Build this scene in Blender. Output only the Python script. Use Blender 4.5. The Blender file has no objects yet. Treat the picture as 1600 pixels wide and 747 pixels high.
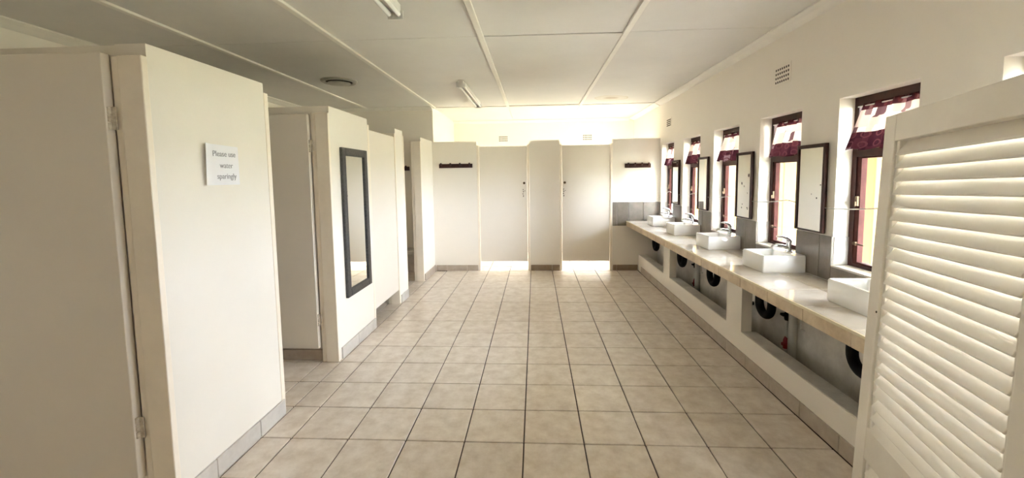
import bpy, bmesh, math, random
from mathutils import Vector, Matrix
random.seed(7)
T = 0.355                       # one floor tile (m); all plans below are in tile units
SC = bpy.context.scene
COL = SC.collection

# ------------------------------------------------------------------ camera
F_PX, CY, PITCH, YAW, ROLL = 665.603, 331.782, 0.083008, -0.054673, -0.013447
CAM = Vector((0.22331, -6.76682, 4.42473))
s, c = math.sin(YAW), math.cos(YAW)
sp, cp = math.sin(PITCH), math.cos(PITCH)
fwd = Vector((s*cp, c*cp, -sp)); r0 = Vector((c, -s, 0)); u0 = r0.cross(fwd)
cr, sr = math.cos(ROLL), math.sin(ROLL)
rt = r0*cr + u0*sr; up = u0*cr - r0*sr
cam = bpy.data.objects.new('camera', bpy.data.cameras.new('camera')); COL.objects.link(cam)
m3 = Matrix((rt, up, -fwd)).transposed()
cam.matrix_world = Matrix.Translation(CAM*T) @ m3.to_4x4()
cam.data.sensor_width = 36; cam.data.lens = F_PX/1600*36
cam.data.shift_y = -(373.5-CY)/1600
cam.data.clip_start = 0.02; cam.data.clip_end = 400
SC.camera = cam

# ------------------------------------------------------------------ light
w = bpy.data.worlds.new('sky'); SC.world = w; w.use_nodes = True
bg = w.node_tree.nodes['Background']; bg.inputs[0].default_value = (0.89, 0.93, 1.05, 1); bg.inputs[1].default_value = 4.0
sun = bpy.data.objects.new('sun', bpy.data.lights.new('sun', 'SUN')); COL.objects.link(sun)
sun.data.energy = 1.5; sun.data.angle = 0.009; sun.data.color = (1, 0.96, 0.9)
sun.rotation_euler = Vector((-1, 0.04, -0.70)).to_track_quat('-Z', 'Y').to_euler()
SC.view_settings.view_transform = 'Standard'; SC.view_settings.look = 'None'
SC.view_settings.gamma = 1; SC.view_settings.use_curve_mapping = False
SC.view_settings.exposure = 4.1
SC.cycles.max_bounces = 14; SC.cycles.diffuse_bounces = 10; SC.cycles.glossy_bounces = 5
SC.cycles.transmission_bounces = 6; SC.cycles.sample_clamp_indirect = 12
SC.cycles.caustics_reflective = False; SC.cycles.caustics_refractive = False

# ------------------------------------------------------------------ materials
def lin(h):
    v = [int(h[i:i+2], 16)/255 for i in (0, 2, 4)]
    return tuple((x/12.92 if x <= .04045 else ((x+.055)/1.055)**2.4) for x in v)
MATS = {}
def mat(name, col, rough=.6, metal=0, var=0.0, scale=6, bump=0, bscale=60, spec=.5, col2=None, coat=0):
    m = bpy.data.materials.new(name); m.use_nodes = True
    nt = m.node_tree; b = nt.nodes['Principled BSDF']
    if isinstance(col, str): col = lin(col)
    b.inputs['Base Color'].default_value = (*col, 1); b.inputs['Roughness'].default_value = rough
    b.inputs['Metallic'].default_value = metal; b.inputs['Specular IOR Level'].default_value = spec
    b.inputs['Coat Weight'].default_value = coat
    tc = nt.nodes.new('ShaderNodeTexCoord')
    if var or col2:
        n = nt.nodes.new('ShaderNodeTexNoise'); n.inputs['Scale'].default_value = scale; n.inputs['Detail'].default_value = 6
        n.inputs['Roughness'].default_value = .65
        geo = nt.nodes.new('ShaderNodeNewGeometry'); nt.links.new(geo.outputs['Position'], n.inputs['Vector'])
        rp = nt.nodes.new('ShaderNodeValToRGB')
        c2 = lin(col2) if isinstance(col2, str) else (col2 or tuple(x*(1-var) for x in col))
        rp.color_ramp.elements[0].position = .35; rp.color_ramp.elements[1].position = .65
        rp.color_ramp.elements[0].color = (*c2, 1); rp.color_ramp.elements[1].color = (*col, 1)
        nt.links.new(n.outputs['Fac'], rp.inputs['Fac']); nt.links.new(rp.outputs['Color'], b.inputs['Base Color'])
        m['ramp'] = rp.name
    if bump:
        n2 = nt.nodes.new('ShaderNodeTexNoise'); n2.inputs['Scale'].default_value = bscale; n2.inputs['Detail'].default_value = 4
        g2 = nt.nodes.new('ShaderNodeNewGeometry'); nt.links.new(g2.outputs['Position'], n2.inputs['Vector'])
        bp = nt.nodes.new('ShaderNodeBump'); bp.inputs['Strength'].default_value = bump; bp.inputs['Distance'].default_value = .004
        nt.links.new(n2.outputs['Fac'], bp.inputs['Height']); nt.links.new(bp.outputs['Normal'], b.inputs['Normal'])
    MATS[name] = m
    return m
mat('paint', (.83, .785, .71), .55, var=.03, scale=1.3, bump=.12, bscale=25)
mat('door_paint', (.80, .745, .665), .45, var=.03, scale=2, bump=.05, bscale=30)
mat('frame_paint', (.90, .82, .70), .4, var=.05, scale=8)
mat('ceiling', (.69, .67, .63), .6, var=.06, scale=1.6, bump=.1, bscale=8)
mat('batten', (.80, .77, .70), .5, var=.04)
mat('cornice', (.80, .77, .71), .5, var=.04)
mat('grout', (.07, .05, .04), .9)
mat('grout_light', (.16, .14, .12), .9)
mat('floor_tile', (.79, .715, .63), .28, col2=(.62, .53, .435), scale=9, bump=.08, bscale=40, spec=.5)
mat('skirting_tile', (.47, .41, .34), .35, col2=(.39, .32, .25), scale=9)
mat('skirting_pale', (.60, .57, .53), .35, col2=(.52, .49, .45), scale=9)
mat('skirting_brown', (.34, .26, .18), .4, col2=(.25, .18, .12), scale=9)
mat('counter_tile', (.66, .61, .55), .07, col2=(.60, .54, .47), scale=9, spec=.9)
mat('front_tile', (.70, .575, .41), .35, col2=(.53, .41, .27), scale=10)
mat('splash_tile', (.235, .205, .172), .3, col2=(.165, .142, .115), scale=8)
mat('edge_trim', (.74, .66, .48), .4)
mat('sill_tile', (.75, .73, .68), .2, var=.04)
mat('raw_plaster', (.74, .71, .66), .85, col2=(.55, .52, .47), scale=5, bump=.3, bscale=60)
mat('wood', (.060, .018, .014), .4, col2=(.035, .011, .009), scale=12, spec=.25)
mat('wood_sash', (.085, .028, .024), .6, col2=(.055, .017, .014), scale=12, spec=.1)
mat('porcelain', (.90, .90, .89), .08, spec=.6, coat=.5)
mat('chrome', (.75, .76, .78), .1, metal=1)
mat('black_plastic', (.004, .004, .004), .7, spec=.15)
mat('pvc', (.62, .61, .57), .4, var=.12, scale=20)
mat('red_plastic', (.25, .01, .02), .4)
mat('mirror', (.88, .89, .86), .015, metal=1)
mat('mirror_frame', (.02, .019, .018), .5, col2=(.06, .058, .056), scale=60, bump=.3, bscale=90)
mat('mirror_wood', (.050, .015, .012), .4, col2=(.028, .009, .007), scale=14, spec=.25)
mat('mirror_wear', (.05, .03, .025), .7)
mat('paper', (.86, .86, .90), .8)
mat('ink', (.33, .33, .36), .8)
mat('hook_wood', (.035, .009, .008), .3, col2=(.06, .018, .014), scale=20)
mat('hole', (.03, .022, .015), .9)
mat('brass', (.10, .06, .03), .4, metal=.6)
mat('scuff', (.16, .13, .10), .8)
mat('louvre', (.89, .85, .78), .4, var=.06, scale=5)
mat('hinge', (.66, .60, .50), .45, col2=(.4, .33, .25), scale=40)
mat('wire', (.70, .69, .66), .5)
mat('lamp_body', (.74, .73, .70), .4, var=.05)
mat('tube', (.86, .86, .84), .25)
mat('vent_metal', (.42, .39, .33), .4, var=.2, scale=20)
mat('ochre', (.15, .092, .022), .8, var=.08, scale=3)
mat('ground', (.46, .42, .34), .95, col2=(.30, .33, .17), scale=1.2)
mat('paving', (.46, .43, .39), .9, var=.15)
mat('roof_under', (.50, .47, .42), .8)
mat('leaf', (.011, .026, .005), .9, col2=(.006, .015, .0025), scale=5)
mat('bark', (.12, .08, .05), .9, var=.3, scale=20)
# glass: clear pane
g = bpy.data.materials.new('glass'); g.use_nodes = True; nt = g.node_tree; nt.nodes.remove(nt.nodes['Principled BSDF'])
tr = nt.nodes.new('ShaderNodeBsdfTransparent'); gl = nt.nodes.new('ShaderNodeBsdfGlossy'); gl.inputs['Roughness'].default_value = .02
mx = nt.nodes.new('ShaderNodeMixShader'); lw = nt.nodes.new('ShaderNodeLayerWeight'); lw.inputs[0].default_value = .5; fr = nt.nodes.new('ShaderNodeMath'); fr.operation = 'POWER'; fr.inputs[1].default_value = 6; nt.links.new(lw.outputs['Facing'], fr.inputs[0])
tr.inputs[0].default_value = (.96, .98, .97, 1)
nt.links.new(fr.outputs[0], mx.inputs[0]); nt.links.new(tr.outputs[0], mx.inputs[1]); nt.links.new(gl.outputs[0], mx.inputs[2])
nt.links.new(mx.outputs[0], nt.nodes['Material Output'].inputs[0]); MATS['glass'] = g
# curtain cloths: printed squares, thin enough for daylight to come through
def cloth(name, cols, scale, ring=False):
    m = bpy.data.materials.new(name); m.use_nodes = True; nt = m.node_tree; nt.nodes.remove(nt.nodes['Principled BSDF'])
    uv = nt.nodes.new('ShaderNodeUVMap'); vo = nt.nodes.new('ShaderNodeTexVoronoi')
    vo.voronoi_dimensions = '2D'; vo.distance = 'CHEBYCHEV'; vo.inputs['Scale'].default_value = scale; vo.inputs['Randomness'].default_value = .55
    nt.links.new(uv.outputs[0], vo.inputs['Vector'])
    sx = nt.nodes.new('ShaderNodeSeparateColor'); nt.links.new(vo.outputs['Color'], sx.inputs[0])
    rp = nt.nodes.new('ShaderNodeValToRGB'); rp.color_ramp.interpolation = 'CONSTANT'
    while len(rp.color_ramp.elements) < len(cols): rp.color_ramp.elements.new(1)
    for e, (p, cc) in zip(rp.color_ramp.elements, cols): e.position = p; e.color = (*cc, 1)
    nt.links.new(sx.outputs[0], rp.inputs[0]); colo = rp.outputs[0]
    if ring:
        r2 = nt.nodes.new('ShaderNodeValToRGB'); r2.color_ramp.interpolation = 'CONSTANT'
        vals = [(0, 0), (.22, 1), (.34, 0)]
        r2.color_ramp.elements.new(.5)
        for e, (p, v) in zip(r2.color_ramp.elements, vals): e.position = p; e.color = (v, v, v, 1)
        v2 = nt.nodes.new('ShaderNodeTexVoronoi'); v2.voronoi_dimensions = '2D'; v2.inputs['Scale'].default_value = scale; v2.inputs['Randomness'].default_value = .1
        nt.links.new(uv.outputs[0], v2.inputs['Vector']); nt.links.new(v2.outputs['Distance'], r2.inputs[0])
        mm = nt.nodes.new('ShaderNodeMix'); mm.data_type = 'RGBA'; nt.links.new(r2.outputs[0], mm.inputs[0])
        nt.links.new(colo, mm.inputs[6]); mm.inputs[7].default_value = (.07, .022, .025, 1); colo = mm.outputs[2]
    d = nt.nodes.new('ShaderNodeBsdfDiffuse'); t = nt.nodes.new('ShaderNodeBsdfTranslucent'); mx = nt.nodes.new('ShaderNodeMixShader')
    mx.inputs[0].default_value = .3
    nt.links.new(colo, d.inputs[0]); nt.links.new(colo, t.inputs[0]); nt.links.new(d.outputs[0], mx.inputs[1]); nt.links.new(t.outputs[0], mx.inputs[2])
    nt.links.new(mx.outputs[0], nt.nodes['Material Output'].inputs[0]); MATS[name] = m
PALE = (.45, .32, .28)
cloth('cloth_pale', [(0, PALE), (.42, (.55, .43, .37)), (.62, (.16, .09, .09)), (.72, (.48, .34, .28)), (.86, (.09, .045, .05)), (.93, (.25, .16, .08))], 5.5)
cloth('cloth_maroon', [(0, (.045, .012, .016)), (.45, (.03, .008, .012)), (.62, (.16, .10, .11)), (.78, (.06, .016, .02))], 5.5, ring=True)
cloth('cloth_header', [(0, (.03, .008, .01)), (.5, (.055, .014, .014)), (.8, (.10, .04, .04))], 14)

# ------------------------------------------------------------------ mesh helpers (tile units in, metres out)
ORG = {}
def box(x0, x1, y0, y1, z0, z1):
    v = [(x, y, z) for x in (x0, x1) for y in (y0, y1) for z in (z0, z1)]
    f = [(0, 1, 3, 2), (4, 6, 7, 5), (0, 4, 5, 1), (2, 3, 7, 6), (0, 2, 6, 4), (1, 5, 7, 3)]
    return v, f
def merge(*gs):
    V, Fc = [], []
    for v, f in gs:
        n = len(V); V += list(v); Fc += [tuple(i+n for i in q) for q in f]
    return V, Fc
def xf(g, fn): return [tuple(fn(Vector(p))) for p in g[0]], g[1]
def tube(pts, rad, n=12, cap=True):
    pts = [Vector(p) for p in pts]; V, Fc = [], []
    rads = rad if isinstance(rad, (list, tuple)) else [rad]*len(pts)
    ref = None
    for i, p in enumerate(pts):
        d = (pts[min(i+1, len(pts)-1)]-pts[max(i-1, 0)]).normalized()
        if ref is None: ref = Vector((0, 0, 1)) if abs(d.z) < .9 else Vector((1, 0, 0))
        a = (ref-d*ref.dot(d)).normalized(); ref = a; b = d.cross(a)
        for k in range(n):
            t = 2*math.pi*k/n; V.append(tuple(p+(a*math.cos(t)+b*math.sin(t))*rads[i]))
    for i in range(len(pts)-1):
        for k in range(n):
            k2 = (k+1) % n; Fc.append((i*n+k, i*n+k2, (i+1)*n+k2, (i+1)*n+k))
    if cap:
        Fc.append(tuple(reversed(range(n)))); Fc.append(tuple(range((len(pts)-1)*n, len(pts)*n)))
    return V, Fc
def lathe(prof, cx, cy, n=24, axis='z'):
    V, Fc = [], []
    for r, z in prof:
        for k in range(n):
            t = 2*math.pi*k/n; V.append((cx+r*math.cos(t), cy+r*math.sin(t), z))
    for i in range(len(prof)-1):
        for k in range(n):
            k2 = (k+1) % n; Fc.append((i*n+k, i*n+k2, (i+1)*n+k2, (i+1)*n+k))
    Fc.append(tuple(reversed(range(n)))); Fc.append(tuple(range((len(prof)-1)*n, len(prof)*n)))
    return V, Fc
CACHE = {}
def build(name, g, m, parent=None, bevel=0, seg=2, smooth=False, base=None, key=None, loc=None):
    """one mesh object; vertices in scene tile units (or around loc when key shares the mesh)"""
    if base is None and parent is None and loc is None:
        xs, ys, zs = zip(*g[0]); base = ((min(xs)+max(xs))/2, (min(ys)+max(ys))/2, min(zs))
    pw = ORG[parent.name] if parent else Vector((0, 0, 0))
    o_w = Vector(loc) if loc is not None else (pw.copy() if parent else Vector(base))
    me = CACHE.get(key) if key else None
    if me is None:
        me = bpy.data.meshes.new(name)
        off = Vector((0, 0, 0)) if loc is not None else o_w
        me.from_pydata([tuple((Vector(p)-off)*T) for p in g[0]], [], g[1])
        bm = bmesh.new(); bm.from_mesh(me)
        bmesh.ops.recalc_face_normals(bm, faces=bm.faces)
        if bevel: bmesh.ops.bevel(bm, geom=list(bm.edges), offset=bevel*T, segments=seg, profile=.5, affect='EDGES', clamp_overlap=True)
        bm.to_mesh(me); bm.free()
        if smooth:
            for p in me.polygons: p.use_smooth = True
            try: me.set_sharp_from_angle(angle=math.radians(40))
            except Exception: pass
        me.materials.append(MATS[m])
        if key: CACHE[key] = me
    o = bpy.data.objects.new(name, me); COL.objects.link(o)
    o.location = (o_w-pw)*T
    if parent: o.parent = parent
    ORG[o.name] = o_w
    return o
def tag(o, label=None, cat=None, group=None, kind=None):
    if label: o['label'] = label
    if cat: o['category'] = cat
    if group: o['group'] = group
    if kind: o['kind'] = kind
    return o
def thing(name, base, label=None, cat=None, group=None, kind=None):
    o = bpy.data.objects.new(name, None); COL.objects.link(o); o.empty_display_size = .05
    o.location = Vector(base)*T; ORG[o.name] = Vector(base)
    return tag(o, label, cat, group, kind)
def S(o, label, cat): return tag(o, label, cat, kind='structure')
def tile_piece(name, x0, x1, y0, y1, z0, z1, m, parent, gap=.012, bev=.008):
    """tile with eased edges, mesh shared between equal sizes; gap trimmed on the two larger axes"""
    d = [x1-x0, y1-y0, z1-z0]; th = d.index(min(d))
    lo, hi = [x0, y0, z0], [x1, y1, z1]
    for i in range(3):
        if i != th: lo[i] += gap; hi[i] -= gap
    cc = [(a+b)/2 for a, b in zip(lo, hi)]; h = [(b-a)/2 for a, b in zip(lo, hi)]
    key = (name, m, *[round(v, 3) for v in h])
    return build(name, box(-h[0], h[0], -h[1], h[1], -h[2], h[2]), m, parent, bevel=bev, seg=1, key=key, loc=cc)

# ================================================================== the room
XR, XL, ZC, YP, YB, YN = 5.92, -10.45, 7.70, 13.10, 18.40, -9.0
WN = [-5.63+2.8*k for k in range(7)]          # near edges of the windows along the right wall
WW, WZ0, WZ1 = 1.68, 2.62, 5.80
# floor
fl = build('floor', box(XL, XR+.45, YN, YB, -.5, -.022), 'grout'); S(fl, 'beige ceramic tiled floor with dark grout lines', 'floor')
XLINES = [-4.53] + list(range(-4, 5)) + [4.97]
for j in range(-3, 18):
    for i in range(len(XLINES)-1):
        if j >= 13 and not (-4 <= XLINES[i] <= 4): continue
        tile_piece('floor_tile', XLINES[i], XLINES[i+1], j, j+1, -.04, random.uniform(-.003, .002), 'floor_tile', fl, gap=.011)
for j in (0, 1, 2, 8, 9, 10, 11, 12):            # floor inside the two open stalls
    for x0, x1 in ((-5, -4.53), (-6, -5), (-7, -6)):
        tile_piece('floor_tile', x0, x1, j, j+1, -.04, 0, 'floor_tile', fl, gap=.011)
rest = []
for x in range(-11, 5):
    for j in range(-9, 18):
        inner = (-7 <= x <= 4 and j >= -3)
        if inner or (j > 12 and x < -5): continue
        rest.append(box(max(x, XL)+.011, x+1-.011, j+.011, j+.989, -.04, 0))
for j in range(-3, 13):
    if j not in (0, 1, 2, 8, 9, 10, 11, 12):
        for x0, x1 in ((-5, -4.53), (-6, -5), (-7, -6)): rest.append(box(x0+.011, x1-.011, j+.011, j+.989, -.04, 0))
ro = build('floor_tile', merge(*rest), 'floor_tile', fl); ro['kind'] = 'stuff'

# ceiling: boards between cover strips
BX = [XL, -7.57, -4.42, -1.0, 2.33, XR]; CYS = [YN, -1.2, 3.42, 13.2, YB]
ce = build('ceiling', box(XL, XR+.45, YN, YB, ZC+.03, ZC+.3), 'grout_light'); S(ce, 'off-white board ceiling with raised cover strips', 'ceiling')
def board(x0, x1, y0, y1, dz=(0, 0, 0, 0)):
    g = box(x0+.006, x1-.006, y0+.008, y1-.008, ZC, ZC+.035)
    V = []
    n = 8
    # sagging sheet: grid with corner drops
    top, bot, Fc = [], [], []
    for a in range(n+1):
        for b in range(n+1):
            u, v = a/n, b/n
            d = dz[0]*(1-u)*(1-v)+dz[1]*u*(1-v)+dz[2]*(1-u)*v+dz[3]*u*v
            d += dz[4]*math.sin(math.pi*u)*math.sin(math.pi*v) if len(dz) > 4 else 0
            bot.append((x0+.006+(x1-x0-.012)*u, y0+.008+(y1-y0-.016)*v, ZC-d))
    top = [(x, y, z+.035) for x, y, z in bot]
    N = (n+1)**2
    for a in range(n):
        for b in range(n):
            i = a*(n+1)+b; q = (i, i+1, i+n+2, i+n+1); Fc.append(tuple(reversed(q))); Fc.append(tuple(k+N for k in q))
    rim = [a*(n+1) for a in range(n+1)] + [n*(n+1)+b for b in range(1, n+1)] + [a*(n+1)+n for a in range(n-1, -1, -1)] + [b for b in range(n-1, 0, -1)]
    for k in range(len(rim)):
        i, j = rim[k], rim[(k+1) % len(rim)]; Fc.append((i, j, j+N, i+N))
    return build('ceiling_board', (bot+top, Fc), 'ceiling', ce, smooth=True)
for i in range(5):
    ys = [YN, -1.2, 3.42, 13.2] if i != 4 else [YN, -1.2, 3.42, 7.73, 13.2]
    for k in range(len(ys)-1):
        dz = (0, 0, 0, 0)
        if i == 4 and ys[k] == 3.42: dz = (.0, .0, .05, .0, .07)
        if i == 4 and ys[k] == 7.73: dz = (.0, .0, .02, .0, .05)
        if i == 3 and ys[k] == 3.42: dz = (.01, .025, 0, 0, .04)
        if i == 2 and ys[k] == 3.42: dz = (0, 0, 0, .02, .05)
        board(BX[i], BX[i+1], ys[k], ys[k+1], dz)
for i in (1, 2, 3, 4, 5):
    if i == 1: continue
    board(max(BX[i-1], -4.5), BX[i], 13.24, YB)
for x in BX[1:-1]:
    y1 = 13.2 if x < -4.5 else 13.2
    build('cover_strip', box(x-.065, x+.065, YN, y1, ZC-.05, ZC+.01), 'batten', ce, bevel=.012)
build('cover_strip', box(-4.5, XR, 13.14, 13.26, ZC-.05, ZC+.01), 'batten', ce, bevel=.012)
# damp ring on the ceiling board
mm = MATS['ceiling']; nt = mm.node_tree; bs = nt.nodes['Principled BSDF']; rpn = nt.nodes[mm['ramp']]
geo = nt.nodes.new('ShaderNodeNewGeometry'); mp = nt.nodes.new('ShaderNodeMapping'); mp.vector_type = 'TEXTURE'
mp.inputs['Location'].default_value = (3.45*T, 11.6*T, ZC*T); mp.inputs['Scale'].default_value = (.95*T, .8*T, 1)
nz = nt.nodes.new('ShaderNodeTexNoise'); nz.inputs['Scale'].default_value = 3
va = nt.nodes.new('ShaderNodeVectorMath'); va.operation = 'LENGTH'
ad = nt.nodes.new('ShaderNodeMath'); ad.operation = 'MULTIPLY_ADD'; ad.inputs[1].default_value = .5
nt.links.new(geo.outputs['Position'], mp.inputs[0]); nt.links.new(geo.outputs['Position'], nz.inputs['Vector'])
nt.links.new(mp.outputs[0], va.inputs[0]); nt.links.new(nz.outputs['Fac'], ad.inputs[0]); nt.links.new(va.outputs['Value'], ad.inputs[2])
rr = nt.nodes.new('ShaderNodeValToRGB'); els = rr.color_ramp.elements
els[0].position = 0; els[0].color = (1, .95, .88, 1); els[1].position = 1; els[1].color = (1, 1, 1, 1)
for p, cc in ((.45, (.72, .62, .50, 1)), (.62, (.97, .94, .88, 1)), (.92, (.96, .93, .86, 1)), (.97, (.80, .70, .56, 1))):
    e = els.new(p); e.color = cc
nt.links.new(ad.outputs[0], rr.inputs[0])
mxx = nt.nodes.new('ShaderNodeMix'); mxx.data_type = 'RGBA'; mxx.blend_type = 'MULTIPLY'; mxx.inputs[0].default_value = 1
nt.links.new(rpn.outputs[0], mxx.inputs[6]); nt.links.new(rr.outputs[0], mxx.inputs[7]); nt.links.new(mxx.outputs[2], bs.inputs['Base Color'])

# right wall with window openings (windows 0..6, plus the added unseen one that lights the shower room)
XO = XR+.45
holes = [(y, y+WW, WZ0, WZ1) for y in WN] + [(14.0, 17.2, 1.5, 5.8)]
gs, y = [], YN
for (a, b, z0, z1) in holes:
    gs.append(box(XR, XO, y, a, -.04, ZC+.03)); gs.append(box(XR, XO, a, b, -.04, z0)); gs.append(box(XR, XO, a, b, z1, ZC+.03)); y = b
gs.append(box(XR, XO, y, YB+.6, -.04, ZC+.03))
wr = build('wall_right', merge(*gs), 'paint'); S(wr, 'cream plastered wall with deep window recesses above the washbasins', 'wall')
# splash-back tiles of the right wall
ZS = 3.20; xt = XR-.022
edges = [-2.83+k for k in range(0, 0)]
def splash(y0, y1, z0, z1):
    cuts = [y0] + [float(k) for k in range(math.ceil(y0+.05), math.floor(y1-.05)+1)] + [y1]
    for a, b in zip(cuts, cuts[1:]): tile_piece('wall_tile', xt, XR+.004, a, b, z0, z1, 'splash_tile', wr, gap=.006, bev=.005)
for k, n in enumerate(WN):
    if n < -3: continue
    splash(n, n+WW, 2.335, WZ0)                     # under the sill
    far = WN[k+1] if k+1 < len(WN) else YP
    splash(n+WW, far, 2.335, ZS)                    # pier beyond the window
    # tiled lower part of the far reveal and the tiled sill
    tile_piece('wall_tile', XR+.01, XR+.30, n+WW-.02, n+WW+.004, WZ0+.04, ZS, 'skirting_pale', wr, gap=.004, bev=.004)
    for a, b in ((n, n+.84), (n+.84, n+WW)):
        tile_piece('sill_tile', XR-.03, XR+.30, a, b, WZ0-.005, WZ0+.035, 'sill_tile', wr, gap=.004, bev=.008)
# other walls
W = lambda nm, g, lab: S(build(nm, g, 'paint'), lab, 'wall')
W('wall_left', box(XL-.6, XL, YN, YP, -.04, ZC+.03), 'cream plastered outer wall behind the toilet stalls')
W('wall_rear', box(XL-.6, XO, YN-.6, YN, -.04, ZC+.03), 'cream plastered wall behind the viewpoint')
W('wall_far', box(XL-.6, -4.5, YP, YP+.35, -.04, ZC+.03), 'shaded full-height wall closing off the row of stalls')
W('wall_shower_side', box(-4.85, -4.5, YP+.35, YB, -.04, ZC+.03), 'bright side wall of the area behind the far doors')
W('wall_back', box(-4.85, XR, YB, YB+.6, -.04, ZC+.03), 'bright back wall with two air bricks above the far doors')
def cornice(nm, x0, x1, y0, y1, lab):     # wedge profile
    if abs(y1-y0) > abs(x1-x0):           # runs along Y, wall at x1
        prof = [(x1, ZC), (x0, ZC), (x0, ZC-.03), ((x0*.55+x1*.45), ZC-.075), (x1-math.copysign(.05, x1-x0), ZC-.13), (x1, ZC-.15)]
        V = [(a, yy, z) for yy in (y0, y1) for a, z in prof]
    else:
        prof = [(y1, ZC), (y0, ZC), (y0, ZC-.03), ((y0*.55+y1*.45), ZC-.075), (y1-math.copysign(.05, y1-y0), ZC-.13), (y1, ZC-.15)]
        V = [(xx, a, z) for xx in (x0, x1) for a, z in prof]
    n = len(prof); Fc = [tuple(range(n)), tuple(range(n, 2*n))] + [(k, (k+1) % n, (k+1) % n+n, k+n) for k in range(n)]
    S(build(nm, (V, Fc), 'cornice'), lab, 'cornice')
cornice('trim_1', XR-.27, XR, YN, 13.14, 'white moulded cornice along the top of the window wall')
cornice('trim_2', XL+.3, XL, YN, YP-.25, 'white moulded cornice above the outer wall of the stalls')
cornice('trim_3', XL, -4.5, YP-.25, YP, 'cornice along the top of the shaded far wall')
cornice('trim_4', XR-.27, XR, 13.26, YB, 'cornice on the window side behind the far doors')
cornice('trim_5', -4.5, XR-.27, YB-.22, YB, 'cornice above the bright back wall')

# ------------------------------------------------------------------ stall walls on the left
XF, XI, ZW, ZF = -4.57, -4.97, 6.13, 5.97
def skirting_y(nm, xs, y0, y1, m, lab, xin, cuts=None):
    """tile skirting along Y standing proud of face xin, out to xs"""
    o = thing(nm, (xs, (y0+y1)/2, 0), lab, 'skirting', kind='structure')
    cs = [y0] + [v for v in (cuts or range(-20, 30)) if y0+.08 < v < y1-.08] + [y1]
    for a, b in zip(cs, cs[1:]): tile_piece('skirting_tile', min(xs, xin), max(xs, xin), a, b, 0, .30, m, o, gap=.006, bev=.006)
    return o
def skirting_x(nm, ys, x0, x1, m, lab, yin, cuts):
    o = thing(nm, ((x0+x1)/2, ys, 0), lab, 'skirting', kind='structure')
    cs = [x0] + [v for v in cuts if x0+.08 < v < x1-.08] + [x1]
    for a, b in zip(cs, cs[1:]): tile_piece('skirting_tile', a, b, min(ys, yin), max(ys, yin), 0, .28, m, o, gap=.006, bev=.006)
    return o
def stall_panel(n, y0, y1, perp, lab, f0=True, f1=True):
    g = [box(XI, XF, y0, y1, 0, ZW)]
    if perp is not None: g.append(box(XL, XI, perp, perp+.34, 0, ZW))
    o = build(f'wall_stall_{n}', merge(*g), 'paint'); S(o, lab, 'partition wall')
    if f0:
        build('door_jamb', box(XI+.10, XF+.012, y0-.09, y0, 0, ZF), 'frame_paint', o, bevel=.012)
        build('door_stop', box(XI-.01, XI+.10, y0-.06, y0, 0, ZF), 'frame_paint', o, bevel=.012)
    if f1:
        build('door_jamb', box(XI, XF+.012, y1, y1+.11, 0, ZF), 'frame_paint', o, bevel=.012)
    return o
p1 = stall_panel(1, -1.60, .68, -1.56, 'nearest white stall wall carrying the paper notice')
p2 = stall_panel(2, 3.08, 5.36, 3.12, 'white stall wall carrying the tall black-framed mirror')
p3 = stall_panel(3, 7.80, 8.62, 7.84, 'narrow white stall pillar between the closed door and the open stall')
p4 = stall_panel(4, 11.08, YP, None, 'white stall wall furthest back meeting the far partition', f1=False)
skirting_y('baseboard_left_1', -4.53, -1.60, .74, 'skirting_pale', 'pale tile skirting below the paper notice', XF)
skirting_y('baseboard_left_2', -4.53, 3.16, 5.40, 'skirting_pale', 'pale tile skirting below the tall mirror', XF, [3.22, 4.12, 5.13])
skirting_y('baseboard_left_3', -4.53, 7.86, 8.68, 'skirting_pale', 'pale tile skirting around the narrow stall pillar', XF, [8.2])
skirting_y('baseboard_left_4', -4.53, 11.14, YP-.03, 'skirting_tile', 'tile skirting of the stall wall furthest back', XF)
skirting_x('baseboard_left_5', 3.08, -10, -5.0, 'skirting_tile', 'tile skirting below the open second stall door', 3.12, range(-10, -4))

def hinge_set(door, x, y, zs):
    for z in zs:
        h = build('hinge', box(x+.0, x+.075, y-.095, y-.082, z-.14, z+.14), 'hinge', door, bevel=.004)
        for k in range(3): build('knuckle', tube([(x-.008, y-.10, z-.14+k*.096), (x-.008, y-.10, z-.14+k*.096+.086)], .024, 10), 'hinge', h)
def open_door(n, y, width, z0, z1, lab, zs):
    # leaf standing square to the stall front, hung on the jamb at XI
    x1 = XI-.045
    d = thing(f'door_{n}', (x1-width/2, y, 0), lab, 'door', kind='structure')
    build('door_leaf', box(x1-width, x1, y-.15, y-.03, z0, z1), 'door_paint', d, bevel=.01)
    hinge_set(d, XI-.03, y-.005, zs)
    return d
open_door(1, -1.60, 2.2, .50, 6.0, 'nearest stall door standing open in front of the white stall wall', (5.21, 1.21))
open_door(2, 3.08, 2.15, .36, 5.94, 'second stall door standing open beside the mirror wall', (5.2, 1.05))
# closed stall door between the mirror wall and the pillar
d3 = thing('door_3', (-4.7, 6.57, 0), 'closed white stall door between the mirror wall and the narrow pillar', 'door', kind='structure')
build('door_leaf', box(-4.69, -4.58, 5.49, 7.69, .52, 5.84), 'door_paint', d3, bevel=.01)
# low plastered bench and hook rail inside the open stall
bn = build('bench', merge(box(-10, -4.99, 12.2, YP-.01, .95, 1.10), box(-10, -4.99, 12.75, YP-.01, 0, .95)), 'raw_plaster', bevel=0)
tag(bn, 'low plastered bench against the shaded wall inside the open stall', 'bench')

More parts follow.
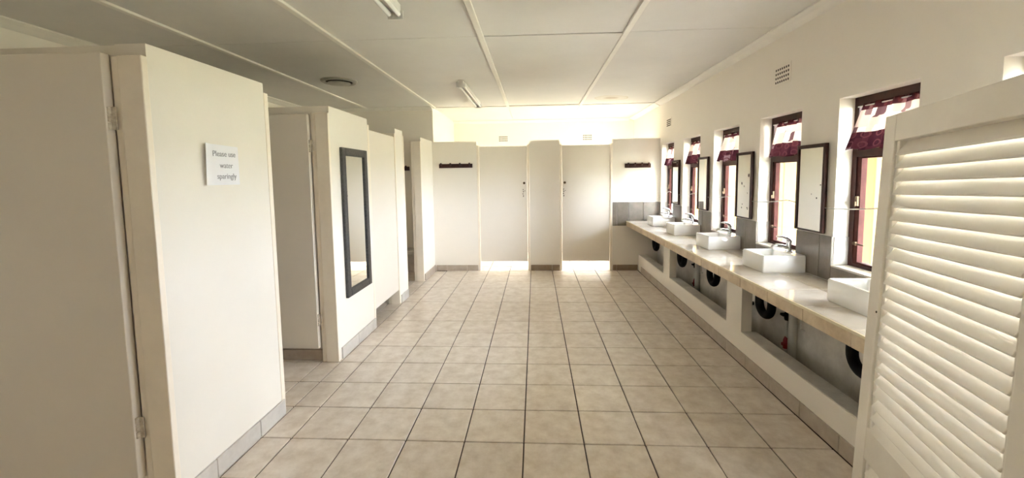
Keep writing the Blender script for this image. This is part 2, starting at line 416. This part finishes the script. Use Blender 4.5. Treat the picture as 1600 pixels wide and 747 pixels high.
# ------------------------------------------------------------------ far partition and its two doors
def far_panel(n, x0, x1, lab, f0, f1):
    o = build(f'wall_partition_{n}', box(x0, x1, YP, YP+.34, 0, ZW-.04), 'paint'); S(o, lab, 'partition wall')
    if f0: build('door_jamb', box(x0-.10, x0, YP-.01, YP+.34, 0, 5.90), 'frame_paint', o, bevel=.01)
    if f1: build('door_jamb', box(x1, x1+.10, YP-.01, YP+.34, 0, 5.90), 'frame_paint', o, bevel=.01)
    return o
far_panel(1, -4.5, -2.48, 'far partition panel left of the two doors with a hook rail', False, True)
far_panel(2, -.03, 1.37, 'far partition pillar between the two closed doors', True, True)
far_panel(3, 3.79, XR, 'far partition panel beside the washbasins with a hook rail', True, False)
skirting_x('baseboard_far_1', YP-.04, -4.5, -2.5, 'skirting_tile', 'brown tile skirting left of the two far doors', YP, [-4.0, -3.03])
skirting_x('baseboard_far_2', YP-.04, 0.0, 1.36, 'skirting_brown', 'brown tile skirting between the two far doors', YP, [1.0])
skirting_x('baseboard_far_3', YP-.04, 3.82, 4.97, 'skirting_brown', 'brown tile skirting beside the washbasin counter', YP, [4.0, 4.9])
pz = thing('wall_tiling_far', (4.85, YP, 2.1), 'grey-brown tiles on the far partition beside the counter', 'tiling', kind='structure')
for a, b in ((3.79, 4.0), (4.0, 4.52), (4.52, 5.19), (5.19, XR-.03)):
    tile_piece('wall_tile', a, b, YP-.022, YP+.004, 2.10, 3.20, 'splash_tile', pz, gap=.006, bev=.005)
for n, x0, x1, kx, lab in ((4, -2.365, -.145, -.28, 'left closed door of the far partition'), (5, 1.485, 3.675, 1.60, 'right closed door of the far partition')):
    d = thing(f'door_{n}', ((x0+x1)/2, YP+.08, 0), lab, 'door', kind='structure')
    build('door_leaf', box(x0, x1, YP+.03, YP+.14, .44, 5.84), 'door_paint', d, bevel=.01)
    rot = lambda p: p
    build('lock_knob', tube([(kx, YP+.03, 4.13), (kx, YP-.02, 4.13)], [.06, .05], 14), 'brass', d, smooth=True)
    build('scuff_marks', merge(*[box(kx-.03+dx, kx+.01+dx, YP+.022, YP+.031, z, z+h) for dx, z, h in ((-.04, 3.80, .05), (-.03, 3.70, .06), (-.05, 3.60, .05), (-.03, 3.49, .07), (.04, 3.75, .03))]), 'scuff', d)['kind'] = 'stuff'

# ------------------------------------------------------------------ windows of the right wall
ORD = {-2: 'sixth'}
def window(idx, n):
    y0, y1 = n, n+WW; x0, x1 = XR+.28, XR+.44; zt = 4.72
    names = {0: 'window behind the viewpoint', 1: 'window at the right edge hidden behind the louvred door', 2: 'large nearest wooden window beside the louvred door',
             3: 'second wooden window behind the second washbasin', 4: 'third wooden window counting from the louvred door', 5: 'fourth wooden window counting from the louvred door', 6: 'furthest wooden window beside the far partition'}
    o = thing(f'window_{idx+1}', (x0, (y0+y1)/2, WZ0), 'dark brown '+names[idx] if idx > 1 else names[idx], 'window', kind='structure')
    f = .115
    fr = build('window_frame', merge(box(x0, x1, y0, y0+f, WZ0, WZ1), box(x0, x1, y1-f, y1, WZ0, WZ1), box(x0, x1, y0+f, y1-f, WZ1-f-.05, WZ1),
         box(x0, x1, y0+f, y1-f, WZ0, WZ0+.085), box(x0-.02, x1, y0+f, y1-f, zt-.01, zt+.13)), 'wood', o)
    # opening sash below, fixed light above
    a, b, z0, z1 = y0+f, y1-f, WZ0+.085, zt-.01; q = .10
    sa = build('sash', merge(box(x0+.02, x1-.04, a, a+q, z0, z1), box(x0+.02, x1-.04, b-q, b, z0, z1), box(x0+.02, x1-.04, a+q, b-q, z0, z0+.045), box(x0+.02, x1-.04, a+q, b-q, z1-.03, z1)), 'wood_sash', o)
    build('pane', box(x0+.075, x0+.085, a+q, b-q, z0+.045, z1-.03), 'glass', sa)
    build('pane', box(x0+.075, x0+.085, a, b, zt+.13, WZ1-f-.05), 'glass', o)
    st = build('stay', merge(box(x0-.02, x0+.02, b-.09, b-.03, z0+.36, z0+.42), box(x0-.035, x0-.02, b-.32, b-.03, z0+.375, z0+.40)), 'brass', sa)
    build('catch', merge(box(x0-.02, x0+.02, b-.085, b-.035, 3.80, 3.98), box(x0-.05, x0-.02, b-.075, b-.045, 3.80, 3.88)), 'brass', sa)
    return o
for i, n in enumerate(WN): window(i, n)
o = thing('window_8', (XR+.4, 15.6, 1.5), 'unseen wide window added to light the area behind the far doors', 'window', kind='structure')  # unseen and added; lets in sun and sky to brighten the back area
build('window_frame', merge(*[box(XR+.3, XR+.42, a, a+.1, 1.5, 5.8) for a in (14.0, 15.55, 17.1)], box(XR+.3, XR+.42, 14.1, 17.1, 1.5, 1.6), box(XR+.3, XR+.42, 14.1, 17.1, 5.7, 5.8)), 'wood', o)
for a in (14.1, 15.65): build('pane', box(XR+.36, XR+.365, a, a+1.45, 1.6, 5.7), 'glass', o)

# daylight portals: they only guide sky sampling towards the openings
def portal(y0, y1, z0, z1):
    l = bpy.data.lights.new('sky_portal', 'AREA'); l.shape = 'RECTANGLE'; l.size = (y1-y0)*T; l.size_y = (z1-z0)*T; l.cycles.is_portal = True
    ob = bpy.data.objects.new('sky_portal', l); COL.objects.link(ob); ob.location = Vector((XO+.05, (y0+y1)/2, (z0+z1)/2))*T
    ob.rotation_euler = Matrix(((0, 0, 1), (1, 0, 0), (0, 1, 0))).to_euler()
for n in WN: portal(n, n+WW, WZ0, WZ1)
portal(14.0, 17.2, 1.5, 5.8)

# ------------------------------------------------------------------ curtains
def curtain(k, n, lab):
    rnd = random.Random(k*5+1)
    o = thing('curtain', (XR+.24, n+.84, 4.85), lab, 'curtain', 'short patterned curtains at the window tops')
    yT0, yT1, yB0, yB1 = n+.13, n+1.44, n+.10, n+1.58
    zt, zb, zbot = 5.62, 5.14, 4.83
    ph = [rnd.uniform(0, 6.28) for _ in range(4)]
    def P(u, z):
        v = (zt-z)/(zt-zbot)
        y = (yT0+(yT1-yT0)*u)*(1-v)+(yB0+(yB1-yB0)*u)*v
        amp = .022+.05*v
        x = XR+.255-.13*v*(0.6+.5*u)+amp*math.sin(u*22+ph[0]+.6*v)+.5*amp*math.sin(u*41+ph[1])
        return (x, y, z+.02*math.sin(u*17+ph[2])*v)
    def sheet(nm, za, zb_, nv, m, nu=64):
        V = [P(i/nu, za+(zb_-za)*j/nv) for j in range(nv+1) for i in range(nu+1)]
        Fc = [(j*(nu+1)+i, j*(nu+1)+i+1, (j+1)*(nu+1)+i+1, (j+1)*(nu+1)+i) for j in range(nv) for i in range(nu)]
        ob = build(nm, (V, Fc), m, o, smooth=True)
        uv = ob.data.uv_layers.new(name='UVMap')
        vals = [(i/nu*1.5+k*.37, (za+(zb_-za)*j/nv)+k*.21) for j in range(nv+1) for i in range(nu+1)]
        for lp in ob.data.loops: uv.data[lp.index].uv = vals[lp.vertex_index]
        return ob
    sheet('gathered_header', 5.66, 5.54, 2, 'cloth_header')
    sheet('printed_cloth', 5.54, zb, 6, 'cloth_pale')
    sheet('hem_band', zb, zbot, 5, 'cloth_maroon')
    build('curtain_wire', tube([(XR+.268, n+.1, 5.62), (XR+.268, n+1.58, 5.62)], .012, 6), 'wire', o)
CL = ['patterned maroon and cream curtain above the nearest window by the louvred door', 'patterned maroon and cream curtain above the second window', 'patterned maroon and cream curtain above the third window',
      'patterned maroon and cream curtain above the fourth window', 'patterned maroon and cream curtain above the furthest window']
for k in range(5): curtain(k, WN[2+k], CL[k])
curtain(5, WN[1], 'patterned curtain of the window at the right edge, behind the louvred door')

# ------------------------------------------------------------------ counter, plinth, basins
CX, CZ0, CZ1 = 4.455, 2.085, 2.30
ct = thing('counter', (5.1, 5.5, CZ0), 'long tiled washbasin counter under the windows', 'counter')
YC0, YC1 = -2.9, YP-.03
build('slab', box(CX, XR-.03, YC0, YC1, CZ0, CZ1), 'grout_light', ct)
cj = [round(.03+1.03*k, 3) for k in range(-2, 13)]
cs = [YC0]+[v for v in cj if YC0+.1 < v < YC1-.1]+[YC1]
for a, b in zip(cs, cs[1:]):
    tile_piece('front_tile', CX-.035, CX+.004, a, b, CZ0, CZ1+.0, 'front_tile', ct, gap=.007, bev=.006)
    tile_piece('top_tile', CX-.02, 5.34, a, b, CZ1-.004, 2.33, 'counter_tile', ct, gap=.011, bev=.005)
    tile_piece('top_tile', 5.34, XR-.025, a, b, CZ1-.004, 2.33, 'counter_tile', ct, gap=.011, bev=.005)
build('edge_trim', box(CX-.045, CX-.018, YC0, YC1, CZ1-.012, 2.333), 'edge_trim', ct, bevel=.006)
# plinth wall with openings
XB0, XB1, ZL = 5.0, 5.24, .74
pl = build('wall_counter_base', merge(box(XB0, XB1, YC0, YC1, 0, ZL), box(XB0, XB1, 3.20, 3.97, ZL, CZ0-.002), box(XB0, XB1, 8.52, 9.25, ZL, CZ0-.002), box(XB0, XB1, -2.9, -2.2, ZL, CZ0-.002)), 'paint')
S(pl, 'low white wall with open bays carrying the counter', 'low wall')
build('ledge', merge(box(XB0+.02, XB1+.1, -2.2, 3.20, ZL, ZL+.012), box(XB0+.02, XB1+.1, 3.97, 8.52, ZL, ZL+.012), box(XB0+.02, XB1+.1, 9.25, YC1, ZL, ZL+.012)), 'raw_plaster', pl)
build('backing', merge(box(XR-.06, XR-.025, YC0, YC1, 0, CZ0-.002)), 'raw_plaster', pl)
skirting_y('baseboard_right', 4.965, YC0, YP-.6, 'skirting_tile', 'beige tile skirting along the foot of the counter wall', XB0, [k-.11 for k in range(-3, 13)])

def rounded_rect(cx, cy, hx, hy, r, z, n=5):
    P = []
    for sx, sy, a0 in ((1, 1, 0), (-1, 1, 90), (-1, -1, 180), (1, -1, 270)):
        for k in range(n+1):
            t = math.radians(a0+90*k/n); P.append((cx+sx*(hx-r)+r*math.cos(t), cy+sy*(hy-r)+r*math.sin(t), z))
    return P
def loft(rings, cap0=True, cap1=True):
    n = len(rings[0]); V = [p for r in rings for p in r]
    Fc = [(i*n+k, i*n+(k+1) % n, (i+1)*n+(k+1) % n, (i+1)*n+k) for i in range(len(rings)-1) for k in range(n)]
    if cap0: Fc.append(tuple(reversed(range(n))))
    if cap1: Fc.append(tuple(range((len(rings)-1)*n, len(rings)*n)))
    return V, Fc
BL = ['nearest white rectangular washbasin, partly hidden by the louvred door', 'white rectangular washbasin second from the louvred door', 'white rectangular washbasin in the middle of the five',
      'white rectangular washbasin fourth from the louvred door', 'furthest white rectangular washbasin near the far partition']
def basin(yn, lab):
    x0, x1, y0, y1, zb, zt = 5.0, 5.885, yn, yn+.90, 2.331, 2.70
    cx, cy, hx, hy = (x0+x1)/2, (y0+y1)/2, (x1-x0)/2, (y1-y0)/2
    o = thing('washbasin', (cx, cy, zb), lab, 'washbasin', 'washbasins on the tiled counter')
    R = lambda ox, oy, i, r, z: rounded_rect(cx+ox, cy+oy, hx-i, hy-i, r, z)
    bx, bw = -.10, .16   # bowl set forward, tap deck at the back
    def RB(i, r, z):     # inner bowl ring
        return rounded_rect(cx-.09, cy, hx-.135-i, hy-.045-i, r, z)
    rings = [R(0, 0, .015, .03, zb), R(0, 0, 0, .03, zb+.02), R(0, 0, 0, .03, zt-.02), R(0, 0, .012, .03, zt), RB(0, .06, zt), RB(.014, .06, zt-.02), RB(.05, .08, zb+.10), RB(.12, .10, zb+.06), RB(.28, .05, zb+.05)]
    build('bowl', loft(rings), 'porcelain', o, smooth=True)
    build('drain', lathe([(.05, zb+.051), (.05, zb+.058), (.02, zb+.055)], cx-.09, cy, 16), 'chrome', o, smooth=True)
    tx, tz = 5.775, zt-.002
    tp = build('tap', lathe([(.075, tz), (.075, tz+.02), (.055, tz+.035), (.052, tz+.20), (.06, tz+.215), (.06, tz+.25), (.04, tz+.275)], tx, cy, 18), 'chrome', o, smooth=True)
    build('spout', tube([(tx, cy, tz+.09), (tx-.14, cy, tz+.13), (tx-.26, cy, tz+.15), (tx-.34, cy, tz+.14), (tx-.36, cy, tz+.10)], [.05, .042, .038, .036, .034], 12), 'chrome', tp, smooth=True)
    build('lever', tube([(tx+.01, cy, tz+.25), (tx-.06, cy, tz+.31), (tx-.17, cy, tz+.345), (tx-.27, cy, tz+.345)], [.045, .034, .026, .02], 10), 'chrome', tp, smooth=True)
    return o
BN = [-.52, 2.35, 5.20, 8.10, 10.75]
for yn, lab in zip(BN, BL): basin(yn, lab)
# black waste traps below
TL = ['black U-shaped waste trap nearest the louvred door', 'black U-shaped waste trap beside the counter pier in the near bay', 'black U-shaped waste trap in the middle bay nearer the viewer',
      'black U-shaped waste trap in the middle bay further away', 'furthest black U-shaped waste trap in the end bay']
for yc, lab in zip((-.06, 2.80, 5.58, 8.56-.05, 11.42), TL):
    zb = 1.20; r = .088; sep = .255
    if 8.3 < yc < 8.6: yc = 8.20
    pts = [(5.32, yc+sep, CZ0), (5.32, yc+sep, zb+r+sep)] + [(5.32, yc+sep*math.cos(t), zb+r+sep-sep*math.sin(t)) for t in [math.pi*k/14 for k in range(1, 14)]] + [(5.32, yc-sep, zb+r+sep), (5.32, yc-sep, CZ0)]
    o = thing('waste_trap', (5.32, yc, zb), lab, 'waste trap', 'black waste traps under the counter')
    build('bend', tube(pts, r, 16), 'black_plastic', o, smooth=True)
    for q in (-1, 1): build('coupling', tube([(5.32, yc+q*sep, CZ0-.12), (5.32, yc+q*sep, CZ0)], r+.012, 16), 'black_plastic', o, smooth=True)
# supply pipes and valves on the niche wall
for yc, w_ in ((2.55, 'near'), (8.0, 'middle')):
    o = thing('waste_pipe', (5.78, yc, .02), f'grey upright drain pipe with side bracket in the {w_} bay', 'pipe', 'pipes under the counter')
    build('pipe', tube([(5.78, yc, .0), (5.78, yc, 1.42), (5.78, yc, CZ0)], .085, 16), 'pvc', o, smooth=True)
    build('bracket', merge(box(5.76, 5.88, yc-.22, yc-.06, 1.36, 1.40), box(5.80, 5.83, yc-.22, yc-.19, 1.12, 1.38), box(5.80, 5.86, yc-.30, yc-.17, 1.10, 1.13)), 'pvc', o)
    y2 = yc+.25
    o = thing('supply_pipe', (5.80, y2, .02), f'thin water pipe with stop valve in the {w_} bay', 'pipe', 'pipes under the counter')
    build('pipe', tube([(5.80, y2, 0), (5.80, y2, CZ0)], .03, 12), 'pvc', o, smooth=True)
    build('valve', merge(lathe([(.045, 1.16), (.06, 1.20), (.06, 1.32), (.04, 1.36), (.03, 1.45)], 5.80, y2, 14), box(5.70, 5.80, y2-.02, y2+.1, 1.25, 1.30)), 'black_plastic', o, smooth=True)
    build('valve_handle', merge(lathe([(.02, .80), (.05, .72), (.06, .62), (.05, .52)], 5.79, y2, 12), box(5.72, 5.79, y2-.05, y2+.05, .58, .64)), 'red_plastic', o, smooth=True)
ob = build('pipe_stub', tube([(5.84, 4.35, 1.08), (5.55, 4.35, 1.08)], .05, 12), 'black_plastic'); tag(ob, 'short black pipe end on the niche wall behind the pier', 'pipe')

# ------------------------------------------------------------------ wall mirrors by the windows
ML = ['wooden-framed wall mirror between the two nearest windows', 'spotted wooden-framed wall mirror between the second and third windows', 'wooden-framed wall mirror between the third and fourth windows', 'furthest wooden-framed wall mirror near the far partition']
def wall_mirror(k, y0, y1, z0, z1, lab):
    xa, xb = XR-.09, XR-.024; f = .075
    o = thing('wall_mirror', (XR-.06, (y0+y1)/2, z0), lab, 'mirror', 'wooden mirrors between the windows')
    for g in (box(xa, xb, y0, y0+f, z0, z1), box(xa, xb, y1-f, y1, z0, z1), box(xa, xb, y0+f, y1-f, z1-f, z1), box(xa, xb, y0+f, y1-f, z0, z0+.03)):
        build('frame_rail', g, 'mirror_wood', o, bevel=.01)
    gp = build('mirror_glass', box(xa+.02, xa+.035, y0+f, y1-f, z0+.03, z1-f), 'mirror', o)
    if k in (0, 1):
        rnd = random.Random(k+3); sp_ = [] 
        for q in range(9 if k == 1 else 3):
            y, z, h = y0+f+rnd.uniform(.05, .5), z0+rnd.uniform(.2, 1.1), rnd.uniform(.012, .035)
            sp_.append(tube([(xa+.0195, y, z), (xa+.0185, y, z)], h*.8, 7))
        sp_.append(tube([(xa+.0195, y0+f+.10, z0+1.15), (xa+.0185, y0+f+.10, z0+1.15)], .045, 10)) if k == 1 else None
        build('worn_spots', merge(*sp_), 'mirror_wear', gp)['kind'] = 'stuff'
for k, (a, b) in enumerate(((1.84, 2.74), (4.64, 5.52), (7.48, 8.35), (10.28, 11.15))): wall_mirror(k, a, b, 3.23, 5.0, ML[k])
# thin cable strung along the window wall
pts = []
for k in range(0, 121):
    y = -2.8+15.7*k/120; sag = .10*math.sin(math.pi*((y-.3) % 2.8)/2.8)
    pts.append((XR-.045, y, 3.86-.012*y-sag))
tag(build('cable', tube(pts, .011, 6), 'wire'), 'thin pale cable strung along the wall across the windows', 'cable')

# ------------------------------------------------------------------ tall mirror on the stall wall
y0, y1, z0, z1, f = 3.54, 5.10, 1.42, 5.21, .20
o = thing('tall_mirror', (XF, 4.32, z0), 'tall full-length mirror in a dark textured frame on the stall wall', 'mirror')
for g in (box(XF, XF+.075, y0, y0+f, z0, z1), box(XF, XF+.075, y1-f, y1, z0, z1), box(XF, XF+.075, y0+f, y1-f, z1-f, z1), box(XF, XF+.075, y0+f, y1-f, z0, z0+f)):
    build('frame_rail', g, 'mirror_frame', o, bevel=.014)
build('mirror_glass', box(XF+.02, XF+.035, y0+f, y1-f, z0+f, z1-f), 'mirror', o)

# ------------------------------------------------------------------ paper notice
pz0, pz1, py0, py1 = 4.36, 4.965, -.82, -.09
no = thing('paper_notice', (XF, (py0+py1)/2, pz0), 'white paper notice asking to use water sparingly on the nearest stall wall', 'notice')
nu = 14; V = []
for th in (0, .004):
    for j in range(2):
        for i in range(nu+1):
            u = i/nu; lift = .012+.05*max(0, 1-u/.25)**2*(.5+.5*j)
            V.append((XF+lift+th, py0+(py1-py0)*u, (pz0+.0*u if j == 0 else pz1+.012-.02*u)))
n1 = nu+1; Fc = []
for i in range(nu):
    Fc += [(i, i+1, n1+i+1, n1+i), (2*n1+i, 3*n1+i, 3*n1+i+1, 2*n1+i+1), (i, 2*n1+i, 2*n1+i+1, i+1), (n1+i, n1+i+1, 3*n1+i+1, 3*n1+i)]
Fc += [(0, n1, 3*n1, 2*n1), (nu, 2*n1+nu, 3*n1+nu, n1+nu)]
build('paper_sheet', (V, Fc), 'paper', no, smooth=True)
for word, zz, yc_, sz in (('Please use', 4.835, -.40, .118), ('water', 4.66, -.37, .118), ('sparingly', 4.495, -.37, .118)):
    cu = bpy.data.curves.new('txt', 'FONT'); cu.body = word; cu.size = sz; cu.align_x = 'CENTER'; cu.extrude = .0015
    to = bpy.data.objects.new('txt', cu); COL.objects.link(to)
    dg = bpy.context.evaluated_depsgraph_get(); me = bpy.data.meshes.new_from_object(to.evaluated_get(dg))
    V = [(XF+.0195+v.co.z, yc_+v.co.x, zz-.04+v.co.y) for v in me.vertices]; Fc = [tuple(p.vertices) for p in me.polygons]
    bpy.data.objects.remove(to); bpy.data.meshes.remove(me); bpy.data.curves.remove(cu)
    b_ = build('lettering', (V, Fc), 'ink', no); b_['label'] = f'grey printed words {word}'

# ------------------------------------------------------------------ hook rails
def hook_rail(x0, x1, z, np_, lab, y=YP):
    o = thing('hook_rail', ((x0+x1)/2, y, z-.1), lab, 'hook rail', 'dark wooden hook rails')
    build('board', box(x0, x1, y-.06, y, z-.095, z+.095), 'hook_wood', o, bevel=.012)
    for k in range(np_):
        x = x0+.12+(x1-x0-.24)*k/(np_-1)
        build('peg', tube([(x, y-.06, z), (x, y-.16, z+.05), (x, y-.21, z+.11)], [.035, .03, .042], 10), 'hook_wood', o, smooth=True)
hook_rail(-4.25, -2.68, 4.97, 4, 'dark wooden hook rail on the far partition left of the doors')
hook_rail(4.34, 5.50, 4.86, 4, 'shorter dark wooden hook rail above the washbasin end of the far partition')
hook_rail(-7.3, -5.66, 4.88, 4, 'dark wooden hook rail glimpsed inside the open stall')

# ------------------------------------------------------------------ air bricks
def airbrick_right(y0, y1, z0, z1, ny, nz_, lab, slots=False):
    o = thing('air_brick', (XR, (y0+y1)/2, z0), lab, 'air vent', 'air bricks')
    build('plate', box(XR-.012, XR, y0-.05, y1+.05, z0-.04, z1+.04), 'paint', o, bevel=.004)
    dy, dz = (y1-y0)/ny, (z1-z0)/nz_
    hs = []
    for a in range(ny):
        for b in range(nz_):
            k = (.02, .98) if slots else (.22, .78)
            build('vent_hole', box(XR-.0135, XR-.006, y0+dy*(a+k[0]), y0+dy*(a+k[1]), z0+dz*(b+.22), z0+dz*(b+.72)), 'hole', o)
airbrick_right(3.27, 3.84, 6.49, 6.87, 7, 4, 'air brick with rows of square holes high on the window wall above the mirrors')
airbrick_right(11.58, 12.16, 6.47, 6.78, 1, 4, 'small slotted air vent high on the window wall near the far end', True)
for x0, lab in ((-1.87, 'air brick on the back wall above the left far door'), (3.02, 'air brick on the back wall above the right far door')):
    z0 = 6.48; o = thing('air_brick', (x0+.26, YB, z0), lab, 'air vent', 'air bricks')
    build('plate', box(x0-.05, x0+.57, YB-.012, YB, z0-.04, z0+.38), 'paint', o, bevel=.004)
    for a in range(6):
        for b in range(3): build('vent_hole', box(x0+.087*a+.015, x0+.087*a+.067, YB-.0135, YB-.006, z0+.113*b+.02, z0+.113*b+.09), 'hole', o)

# ------------------------------------------------------------------ ceiling fittings
def tube_lamp(y0, y1, x, lab):
    o = thing('tube_lamp', (x, (y0+y1)/2, ZC-.3), lab, 'lamp', 'fluorescent lamps on the ceiling')
    build('batten_body', box(x-.10, x+.10, y0, y1, ZC-.16, ZC), 'lamp_body', o, bevel=.02)
    for dx in (-.09, .09):
        t_ = build('lamp_tube', tube([(x+dx, y0+.06, ZC-.22), (x+dx, y1-.06, ZC-.22)], .045, 14), 'tube', o, smooth=True)
        for a, b in ((y0+.03, y0+.14), (y1-.14, y1-.03)): build('tube_cap', tube([(x+dx, a, ZC-.22), (x+dx, b, ZC-.22)], .048, 14), 'chrome', t_, smooth=True)
    for a in (y0+.0, y1-.05): build('lamp_holder', box(x-.15, x+.15, a, a+.05, ZC-.29, ZC-.12), 'lamp_body', o, bevel=.01)
tube_lamp(7.55, 11.9, -2.2, 'unlit twin-tube ceiling lamp near the far partition')
tube_lamp(-2.9, 1.46, -2.38, 'unlit twin-tube ceiling lamp cut off by the top edge')
vx, vy = -6.28, 7.45
o = thing('ceiling_vent', (vx, vy, ZC-.12), 'round white ceiling ventilator above the second stall', 'air vent')
build('rim', lathe([(.58, ZC), (.58, ZC-.03), (.53, ZC-.07), (.44, ZC-.06), (.42, ZC-.02)], vx, vy, 40), 'vent_metal', o, smooth=True)
build('throat', lathe([(.43, ZC-.03), (.43, ZC-.024)], vx, vy, 32), 'hole', o)
build('disc', lathe([(.36, ZC-.075), (.37, ZC-.09), (.33, ZC-.11), (.1, ZC-.12)], vx, vy, 36), 'vent_metal', o, smooth=True)
build('stem', tube([(vx, vy, ZC-.03), (vx, vy, ZC-.08)], .03, 8), 'vent_metal', o)

# ------------------------------------------------------------------ louvred door in the foreground, sagging on its hinges
H = Vector((-.268, -.9627, .034)).normalized(); Vv = Vector((.052, .0205, .998)); Vv = (Vv-H*Vv.dot(H)).normalized(); Nn = H.cross(Vv).normalized()
if Nn.x > 0: Nn = -Nn
TLc = Vector((4.0034, -1.9901, 5.0))
def LD(p): return TLc + H*p.x + Vv*(p.z) + Nn*p.y      # p.x along the leaf, p.z up from the top edge, p.y towards the viewer
WD, HD, th = 2.22, 4.83, .06
lb = LD(Vector((WD/2, 0, -HD)))
ld = thing('door_6', (lb.x, lb.y, 0), 'cream louvred door standing open in the right foreground', 'door', kind='structure')
L = lambda nm, g, m='louvre', par=None, bevel=.008: build(nm, xf(g, LD), m, par or ld, bevel=bevel)
SW = .22
L('stile', box(0, SW, -th, th, -HD, 0)); L('stile', box(WD-SW, WD, -th, th, -HD, 0))
L('top_rail', box(SW, WD-SW, -th, th, -.275, 0)); L('middle_rail', box(SW, WD-SW, -th, th, -3.63, -3.29)); L('bottom_rail', box(SW, WD-SW, -th, th, -HD, -HD+.4))
for za, zb in ((-3.29, -.275), (-HD+.4, -3.63)):
    L('bead', merge(box(SW, SW+.055, -th, th-.022, za, zb), box(WD-SW-.055, WD-SW, -th, th-.022, za, zb)), bevel=.01)
    nsl = round((zb-za)/.1335); pit = (zb-za)/nsl
    for k in range(nsl):
        zc = za+pit*(k+.5); a = math.radians(58)
        def sl(p, zc=zc, a=a): return LD(Vector((p.x, p.y*math.cos(a)-p.z*math.sin(a), zc+p.y*math.sin(a)*-1-p.z*math.cos(a)*1)))
        build('slat', xf(box(SW+.04, WD-SW-.04, -.098, .098, -.012, .012), sl), 'louvre', ld, bevel=.008)
L('screw', tube([(.20, th-.005, -2.05), (.20, th+.006, -2.05)], .012, 8), 'hole', bevel=0)
# post and stub wall the louvred door hangs on
pp = LD(Vector((WD+.03, 0, 0)))
S(build('trim_6', box(pp.x-.10, pp.x+.10, pp.y-.27, pp.y-.07, 0, ZC), 'frame_paint', bevel=.01), 'painted post carrying the louvred door', 'post')
for z in (4.55, .75):
    q = LD(Vector((WD+.0, .03, z-5.0))); build('hinge', tube([tuple(q-Vector((0, 0, .14))), tuple(q+Vector((0, 0, .14)))], .03, 10), 'hinge', ld)

# ------------------------------------------------------------------ outside
S(build('ground', merge(box(XO, 170, -60, 90, -.5, -.05), box(-60, XO, -60, YN-.6, -.5, -.05)), 'ground'), 'sunlit open ground outside the windows', 'ground')
S(build('verandah_floor', box(XO, 12.6, YN, 13.0, -.05, .0), 'paving'), 'paved verandah outside the windows', 'paving')
S(build('added_shade_roof', box(XO, 12.6, YN, 13.0, 7.0, 7.2), 'roof_under'), 'unseen flat roof added to shade the windows and columns', 'roof')  # unseen roof, added and sized to keep sun off windows and columns
for y_, lab in ((-3.2, 'ochre verandah column outside behind the louvred door'), (1.4, 'ochre verandah column outside the right edge'), (6.35, 'ochre yellow column outside the nearest window'), (10.75, 'ochre yellow column outside the second window'), (14.7, 'ochre yellow column outside the third window'), (19.9, 'ochre yellow column outside the fourth window')):
    o = thing('column', (10.1, y_, 0), lab, 'column', 'ochre columns outside the windows')
    build('shaft', box(9.75, 10.45, y_-.6, y_+.6, .0, 7.0), 'ochre', o, bevel=.03)
    build('plinth', box(9.68, 10.52, y_-.67, y_+.67, -.05, .5), 'ochre', o, bevel=.03)
def tree(x, y, h, rad, lab, seed):
    rnd = random.Random(seed); o = thing('tree', (x, y, -.05), lab, 'tree', 'trees outside the windows')
    g = [tube([(x, y, -.05), (x+.2, y, h*.3), (x-.1, y+.2, h*.6), (x, y, h*.85)], [.5, .4, .28, .1], 10)]
    cl = []
    for k in range(14):
        t = rnd.uniform(0, 6.28); r = rad*math.sqrt(rnd.random())*.75; z = h*rnd.uniform(.35, .95); p = Vector((x+r*math.cos(t), y+r*math.sin(t), z)); cl.append(p)
        g.append(tube([(x, y, h*.4), tuple((Vector((x, y, h*.5))+p)/2), tuple(p)], [.16, .1, .04], 6))
    build('trunk', merge(*g), 'bark', o, smooth=True)
    V, Fc = [], []
    for p in cl:
        for k in range(330):
            d = Vector((rnd.gauss(0, 1), rnd.gauss(0, 1), rnd.gauss(0, .8)))*rad*.2; q = p+d
            a = Vector((rnd.gauss(0, 1), rnd.gauss(0, 1), rnd.gauss(0, 1))).normalized(); b = a.orthogonal().normalized(); sz = rnd.uniform(.15, .3)
            n = len(V); V += [tuple(q-a*sz*1.6), tuple(q+b*sz*.6), tuple(q+a*sz*1.6), tuple(q-b*sz*.6)]; Fc.append((n, n+1, n+2, n+3))
    build('foliage', (V, Fc), 'leaf', o)
for k, (x, y, h, r_, lab) in enumerate(((44, 50.5, 14, 4, 'leafy green tree seen through the nearest window'), (40, 60.5, 13, 4, 'leafy green tree seen through the second window'), (52, 34, 13, 6, 'broad green tree at the right behind the nearest window'),
        (30, 84, 14, 6, 'distant green tree seen through the third window'))): tree(x, y, h, r_, lab, k+11)
